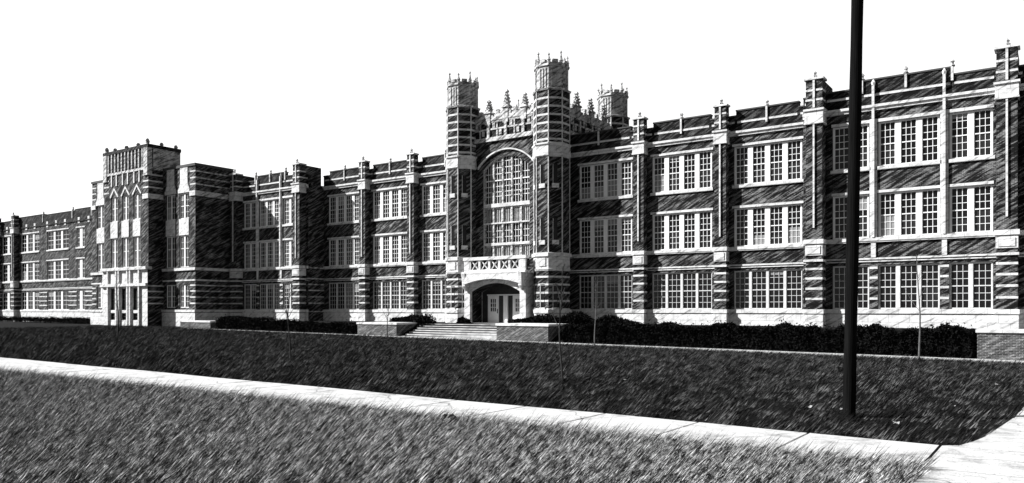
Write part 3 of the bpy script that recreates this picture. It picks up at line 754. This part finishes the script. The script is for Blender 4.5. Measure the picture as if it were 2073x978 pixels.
# far left wing
LG = [(-139, -133.2), (-131.5, -127.4), (-125.2, -119.4), (-117.0, -110.8), (-108.6, -106.4)]
holes = [(a, b, z0, z1) for a, b in LG for z0, z1 in (UPW, LOW, GRW)]
wall('wall', -150, -91.0, -1.9, 12.0, 52, holes, extra=lambda m: [m.box(a - .1, b + .1, 51.93, 52.05, z, z + .16, 'stone') for a, b in LG for z in (11.102, 6.922)] + [m.box(a, b, 51.98, 52.05, z, z + .13, 'stone') for a, b in ((-133.2, -131.5), (-127.4, -125.2), (-119.4, -117), (-110.8, -108.6), (-106.4, -100)) for z in LEVELS])
course(-150, -91.0, 52, top=False)
parapet(-150, -91, 52, [(-150, -136, 13.5), (-136, -127, 13.3), (-127, -118, 13.6), (-118, -109, 13.45), (-109, -91, 13.6)], band=False)
for uu in (-126.4, -118.2, -109.7, -104.5): finial(uu, 51.95, 12.5, 13.6)
for a, b in LG:
    n = max(2, int((b - a) / 1.9)); L = even(a, b, n, (b - a - .2) / n - .32, .1)
    for z in (UPW, LOW): window(a, b, *z, 52, L, cols=2, rows=(2, 2), blind=.2, mun=.03)
    window(a, b, *GRW, 52, L, cols=2, rows=(2, 2), blind=.1, sill=False, mun=.03)
for c in (-126.3, -132.3): pier(c - .5, c + .5, 51.3, 52.02)
m = MB(); m.box(-150, -91, 52.35, 64, -1.8, 12.15, 'roof'); m.build('roof', school)
m = MB(); m.box(-.85, 22, PV, 62, -1.5, 14.6, 'brick')
for z in (13.9, 13.25, 12.6) + tuple(LEVELS): m.box(-.87, 22.02, PV - .02, 61.9, z, z + .14, 'stone')
m.box(-.9, 22.1, PV - .1, 61.9, 4.02, 4.3, 'stone'); m.box(-.92, 22.1, PV - .14, 61.9, -1.5, -.25, 'stone'); m.build('wall', school)

# ------------------------------------------------------------------ terrace walls, steps
def cheek(u0, u1, p0, p1, top, label, cap_over=.06):
    z0 = min(zk(u0), zk(u1)) - .3
    t = empty('brick_wall', (u0 + u1) / 2, (p0 + p1) / 2, z0)
    m = MB(); m.box(u0, u1, p0, p1, z0, top - .14, 'brick_low'); m.build('brickwork', t)
    m = MB(); m.box(u0 - cap_over, u1 + cap_over, p0 - cap_over, p1 + cap_over, top - .14, top, 'stone'); m.build('coping', t)
    tag(t, label, 'wall', 'low brick walls with stone coping in front of the school')
cheek(-31.0, -26.9, 42.15, 44.9, -.9, 'low brick wall with stone coping right of the entrance steps')
cheek(-44.3, -40.2, 42.15, 44.4, -.93, 'low brick wall with stone coping left of the entrance steps')
cheek(-68.2, -63.4, 42.15, 43.6, -.98, 'small stone capped brick wall in front of the left pavilion')
cheek(-3.2, -1.05, 42.15, 44.4, -.9, 'short brick wall with pale coping at the right end of the long hedge')
st = MB(); zb = zk(-36)
N = 7
for i in range(N):
    a = 42.15 + i * .42; z = zb + (-1.03 - zb) * (i + 1) / N
    st.box(-39.7 if i < 5 else -40.18, -31.02, a, 48.7, zb - .6 if i == 0 else z - .2, z, 'steps')
tag(st.build('steps'), 'wide flight of concrete steps rising to the arched school entrance', 'steps')

# ------------------------------------------------------------------ hedges and shrubs
def leaves(pts, size, mat, seed):
    r = np.random.default_rng(seed); n = len(pts)
    a = r.normal(size=(n, 3)); a /= np.linalg.norm(a, axis=1)[:, None]
    b = np.cross(a, r.normal(size=(n, 3))); b /= np.linalg.norm(b, axis=1)[:, None]
    s = size * r.uniform(.6, 1.4, (n, 1))
    V = np.stack([pts - a * s, pts + b * s * .5, pts + a * s, pts - b * s * .5], 1).reshape(-1, 3)
    return V
def foliage(name, V, per, mat, parent=None, origin=(0, 0, 0)):
    me = bpy.data.meshes.new(name); nf = len(V) // per
    V = V.copy(); V -= np.array(origin)
    me.vertices.add(len(V)); me.vertices.foreach_set('co', V.astype(np.float32).ravel())
    me.loops.add(len(V)); me.loops.foreach_set('vertex_index', np.arange(len(V), dtype=np.int32))
    me.polygons.add(nf); me.polygons.foreach_set('loop_start', np.arange(0, len(V), per, dtype=np.int32))
    me.polygons.foreach_set('loop_total', np.full(nf, per, dtype=np.int32))
    me.materials.append(M[mat]); me.update(); me.validate()
    o = bpy.data.objects.new(name, me); COL.objects.link(o); o.location = origin
    if parent is not None: o.parent = parent; o.location = Vector(origin) - world_loc(parent)
    return o
def lump(x, k): return .5 * math.sin(x * 1.7 + k) + .3 * math.sin(x * 3.9 + 2 * k) + .2 * math.sin(x * 8.3 + 3 * k)
def hedge(u0, u1, p0, p1, topf, label, n, seed, group='clipped hedges below the terrace', amp=.22, name='hedge', cat='hedge'):
    t = empty(name, (u0 + u1) / 2, (p0 + p1) / 2, ground((u0 + u1) / 2, p0)); tag(t, label, cat, group)
    r = np.random.default_rng(seed); P = []
    for _ in range(n):
        u = r.uniform(u0, u1); q = r.uniform(0, 1)
        endf = min(1, min(u - u0, u1 - u) / .5); 
        top = topf(u) + amp * lump(u, seed) - .25 * (1 - endf) ** 2
        zz0 = ground(u, p0)
        if q < .5: p, z = p0 + abs(r.normal(0, .08)) + .1 * abs(lump(u * 1.3, seed + 1)), r.uniform(zz0, top)
        elif q < .9: p = r.uniform(p0, p1); z = top - abs(r.normal(0, .07)) - .1 * ((2 * (p - p0) / (p1 - p0) - 1) ** 4) + (r.exponential(.06) if r.random() < .15 else 0)
        else: u = u0 + .15 if r.random() < .5 else u1 - .15; u += r.normal(0, .1); p = r.uniform(p0, p1); z = r.uniform(ground(u, p0), topf(u))
        P.append((u, p, z + EYE))
    foliage('foliage', leaves(np.array(P), .075, 'leaf', seed), 4, 'leaf', t, origin=((u0 + u1) / 2, (p0 + p1) / 2, zk((u0 + u1) / 2) + EYE))
    m = MB(); k = max(2, int((u1 - u0) / .8))                      # the dark woody mass inside
    for i in range(k):
        a, b = u0 + .15 + (u1 - u0 - .3) * i / k, u0 + .15 + (u1 - u0 - .3) * (i + 1) / k
        m.box(a, b, p0 + .16, p1 - .15, min(zk(a), zk(b)) - .1, topf((a + b) / 2) - .2 + amp * lump((a + b) / 2, seed), 'leaf')
    m.build('branches', t)
hedge(-25.9, -3.35, 42.25, 43.9, lambda u: -.90 + .0 * u, 'long clipped dark hedge behind the kerb right of the steps', 26000, 3)
hedge(-62.8, -53.5, 42.3, 44.5, lambda u: -.62 - .028 * (u + 62.8) * 1.2, 'dark sloping hedge beside the left wing, nearest the left pavilion', 9000, 5)
hedge(-53.2, -44.7, 42.3, 43.8, lambda u: -1.08, 'low dark hedge reaching up to the left entrance wall', 7000, 6)
hedge(-148, -93.5, 46.5, 49.0, lambda u: -.98, 'long dark hedge below the far left wing', 12000, 8)
def shrub(u, p, z0, ru, rp, h, label, n, seed):
    t = empty('shrub', u, p, z0); tag(t, label, 'shrub', 'dark evergreen shrubs near the school wall')
    r = np.random.default_rng(seed); d = r.normal(size=(n, 3)); d /= np.linalg.norm(d, axis=1)[:, None]; d[:, 2] = abs(d[:, 2])
    k = r.uniform(.75, 1.05, n) * (1 + .16 * np.sin(d[:, 0] * 5 + seed) + .1 * np.sin(d[:, 2] * 7 + d[:, 1] * 6))
    P = d * k[:, None] * np.array([ru, rp, h]) + np.array([u, p, z0 + EYE])
    foliage('foliage', leaves(P, .085, 'leaf', seed), 4, 'leaf', t, origin=(u, p, z0 + EYE))
    m = MB(); m.ring(u, p, [(z0 - .1, min(ru, rp) * .3), (z0 + h * .3, min(ru, rp) * .78), (z0 + h * .65, min(ru, rp) * .7), (z0 + h * .85, min(ru, rp) * .3)], 10, 'leaf'); m.build('branches', t)
shrub(-40.5, 44.9, -1.6, 1.6, .9, 1.2, 'dark rounded shrub left of the entrance steps', 3800, 11)
shrub(-43.0, 46.6, -1.05, 1.7, 1.0, .55, 'low dark shrub under the window left of the left turret', 2600, 12)
shrub(-30.2, 46.2, -1.05, 2.2, 1.0, .62, 'spreading dark shrub above the right entrance wall', 3600, 13)
shrub(-27.0, 45.7, -1.05, 1.9, 1.0, .75, 'dark shrub between the right turret and the long hedge', 3400, 14)
shrub(-23.9, 45.2, -1.1, 1.9, .9, .62, 'low mounded dark shrub below the first window right of the turret', 3000, 15)
shrub(-38.8, 48.3, -1.05, .55, .45, .42, 'very small dark shrub at the foot of the left porch jamb', 900, 16)

# ------------------------------------------------------------------ saplings and the pole
def sapling(u, p, h, lean, mat, label, seed, r0=.035):
    z = ground(u, p); t = empty('young_tree', u, p, z); tag(t, label, 'tree', 'bare young trees on the lawn')
    r = random.Random(seed); m = MB(); N = 7; pts = []
    for i in range(N + 1):
        k = i / N; pts.append((u + lean * k * k + .03 * math.sin(k * 7 + seed), p + .04 * math.sin(k * 5 + seed), z - .05 + h * k))
    m.tube(pts, [r0 * (1 - .75 * i / N) for i in range(N + 1)], mat, 7); m.build('trunk', t)
    m = MB()
    for i in range(11):
        k = r.uniform(.45, .97); j = min(N - 1, int(k * N)); a = Vector(pts[j]).lerp(Vector(pts[j + 1]), k * N - j); ang = r.uniform(0, 6.28); L = h * (1.15 - k) * r.uniform(.2, .4)
        e = a + Vector((math.cos(ang) * L * .6, math.sin(ang) * L * .6, L)); mid = a.lerp(e, .5) + Vector((0, 0, -.08 * L))
        m.tube([a, mid, e], [.013, .009, .004], mat, 4)
    m.build('branches', t)
def gp(x, p):                                                      # point on the lawn at distance p in picture direction x
    return p * math.tan(math.atan((x - 1036.5) / 1576) - YAW)
sapling(gp(585, 17.4), 17.4, 2.7, .03, 'bark_dark', 'dark thin bare sapling standing in front of the left wing hedge', 1, .03)
sapling(gp(1136, 16.6), 16.6, 2.9, .0, 'bark_dark', 'dark thin bare sapling in front of the right turret', 2, .028)
sapling(gp(785, 37.0), 37.0, 2.9, .02, 'bark_dark', 'thin bare sapling in front of the wall left of the steps', 3, .035)
sapling(gp(1205, 41.0), 41.0, 4.2, .06, 'bark', 'pale slender sapling at the kerb beside the right entrance wall', 4, .045)
sapling(gp(1862, 40.9), 40.9, 5.0, -.12, 'bark', 'pale slightly bent sapling at the kerb near the right end of the hedge', 5, .05)
sapling(gp(238, 27.0), 27.0, 4.0, -.1, 'bark_dark', 'dark bare sapling in front of the left pavilion tower', 6, .05)

pu, pp = 0, 0
d = 12.6; xa = (1718 - 1036.5) / 1576 * d
pu, pp = xa * math.cos(YAW) - d * math.sin(YAW), xa * math.sin(YAW) + d * math.cos(YAW)
m = MB(); lean = math.tan(R(1.15)); H = 9.5; pts = []; rr = []
for i in range(13):
    k = i / 12; pts.append((pu + lean * H * k * math.cos(YAW), pp + lean * H * k * math.sin(YAW), ground(pu, pp) - .3 + H * k)); rr.append(.098 - .008 * k + .003 * math.sin(i * 2.1))
m.tube(pts, rr, 'pole', 20)
pole = empty('utility_pole', pu, pp, ground(pu, pp)); tag(pole, 'tall black wooden utility pole leaning slightly right, standing on the lawn', 'pole')
m.build('shaft', pole)

# ------------------------------------------------------------------ small things lying about
def scrap(x, y, label, s, seed):
    d_ = 1.78 * 1576 / (y - 628); xa = (x - 1036.5) / 1576 * d_
    u, p = xa * math.cos(YAW) - d_ * math.sin(YAW), xa * math.sin(YAW) + d_ * math.cos(YAW); z = ground(u, p)
    r = random.Random(seed); m = MB(); N = 7; top = []
    for i in range(N):
        a = 6.283 * i / N; q = s * r.uniform(.6, 1.1); top.append((u + q * math.cos(a), p + q * .8 * math.sin(a), z + .05 + r.uniform(0, .05)))
    c = (u, p, z + .075)
    for i in range(N): m.poly([top[i], top[(i + 1) % N], c], 'scrap')
    tag(m.build('fallen_leaf'), label, 'leaf', 'pale dry leaves on the dark lawn')
scrap(1815, 873, 'largest pale leaf, lying just right of the pole by the pavement', .065, 1)
scrap(1703, 842, 'pale curled leaf lying against the foot of the pole', .04, 2)
scrap(1265, 775, 'lone pale leaf in mid lawn right of the dark sapling', .06, 3)
scrap(2020, 770, 'pale leaf on the lawn below the short brick wall', .06, 4)
scrap(1640, 838, 'small pale leaf on the lawn left of the pole', .04, 5)
scrap(1930, 833, 'pale leaf near the curved corner of the footpath', .04, 6)
d_ = 1.70 * 1576 / (856 - 628); xa = (910 - 1036.5) / 1576 * d_
u, p = xa * math.cos(YAW) - d_ * math.sin(YAW), xa * math.sin(YAW) + d_ * math.cos(YAW)
m = MB(); r = random.Random(4)
lv = []
for z, q in ((-1.70, .10), (-1.66, .13), (-1.6, .10), (-1.57, .04)): lv.append((z, q))
m.ring(u, p, lv, 9, 'soil')
m.v = [(a + r.uniform(-.03, .03), b + r.uniform(-.03, .03), c + r.uniform(-.015, .015)) for a, b, c in m.v]
tag(m.build('earth_clod'), 'dark lump of earth lying on the near edge of the pavement', 'clod')

# ------------------------------------------------------------------ grass: long blades blown over to one side
def blades(U, P, Z, L, W, seed, tilt=(36, 58), spread=.22):
    r = np.random.default_rng(seed); n = len(U)
    th = YAW + r.normal(0, spread, n); t = np.radians(r.uniform(*tilt, n))
    hx, hy, hz = np.cos(th) * np.sin(t), np.sin(th) * np.sin(t), np.cos(t)
    B = np.stack([U, P, Z], 1); T = B + np.stack([hx, hy, hz], 1) * L[:, None]
    f = np.radians(r.uniform(0, 180, n)); side = np.stack([np.cos(f), np.sin(f), 0 * f], 1) * W[:, None]
    return np.stack([B - side, B + side, T], 1).reshape(-1, 3)
def in_view(U, P, lo=-60, hi=2133, dmin=7.2):
    c, s = math.cos(YAW), math.sin(YAW); d = -U * s + P * c; xx = U * c + P * s
    x = 1036.5 + 1576 * xx / np.maximum(d, .1); return (d > dmin) & (x > lo) & (x < hi)
r = np.random.default_rng(21)
N = 1000000; U = r.uniform(-27, -1.1, N); P = r.uniform(2.5, 9.9, N)
k = in_view(U, P) & (P < walk_lo(U) + .03 + .05 * np.sin(U * 5) * np.sin(U * 1.7)) & (U < -1.22 + .03 * np.sin(P * 9)); U, P = U[k], P[k]
dep = -U * math.sin(YAW) + P * math.cos(YAW); k = r.random(len(U)) < np.clip(9 / dep, .3, 1) ** 1.5 * .42; U, P = U[k], P[k]
clump = .55 + .45 * np.sin(U * 2.3 + 1.5 * np.sin(P * 1.9)) * np.sin(P * 3.1 + U)
V = blades(U, P, np.full(len(U), -1.72 + EYE), r.gamma(4, .045, len(U)).clip(.05, .4), r.uniform(.004, .009, len(U)), 22)
o = foliage('grass', V, 3, 'blade', None, (-8, 8, EYE - 1.72)); tag(o, 'long pale windblown grass in front of the pavement', 'grass', kind='stuff')
print('near blades', len(U))
N = 900000; U = r.uniform(-75, 0, N); P = 11 + 30.3 * r.random(N) ** 1.6
hi_edge = 10.98 + (U + 1.0) * -.0385
k = in_view(U, P) & (P > hi_edge + .02) & (P < 41.3) & (U < np.interp(P, [10.9, 11.1, 12.5, 15.5, 41], [-1.1, -1.03, -.78, -.54, -.44])); U, P = U[k], P[k]
dep = -U * math.sin(YAW) + P * math.cos(YAW); k = r.random(len(U)) < .85 * np.clip(dep / 34, .35, 1); U, P, dep = U[k], P[k], dep[k]
Z = np.array([ground(a, b) for a, b in zip(U, P)]) + EYE
V = blades(U, P, Z, r.gamma(3, .035, len(U)).clip(.04, .3) * (1 + dep * .012), r.uniform(.004, .010, len(U)) * (1 + dep * .03), 23)
o = foliage('grass', V, 3, 'blade_dark', None, (-30, 25, EYE - 1.8)); tag(o, 'dark lawn grass between the pavement and the kerb', 'grass', kind='stuff')
print('far blades', len(U))
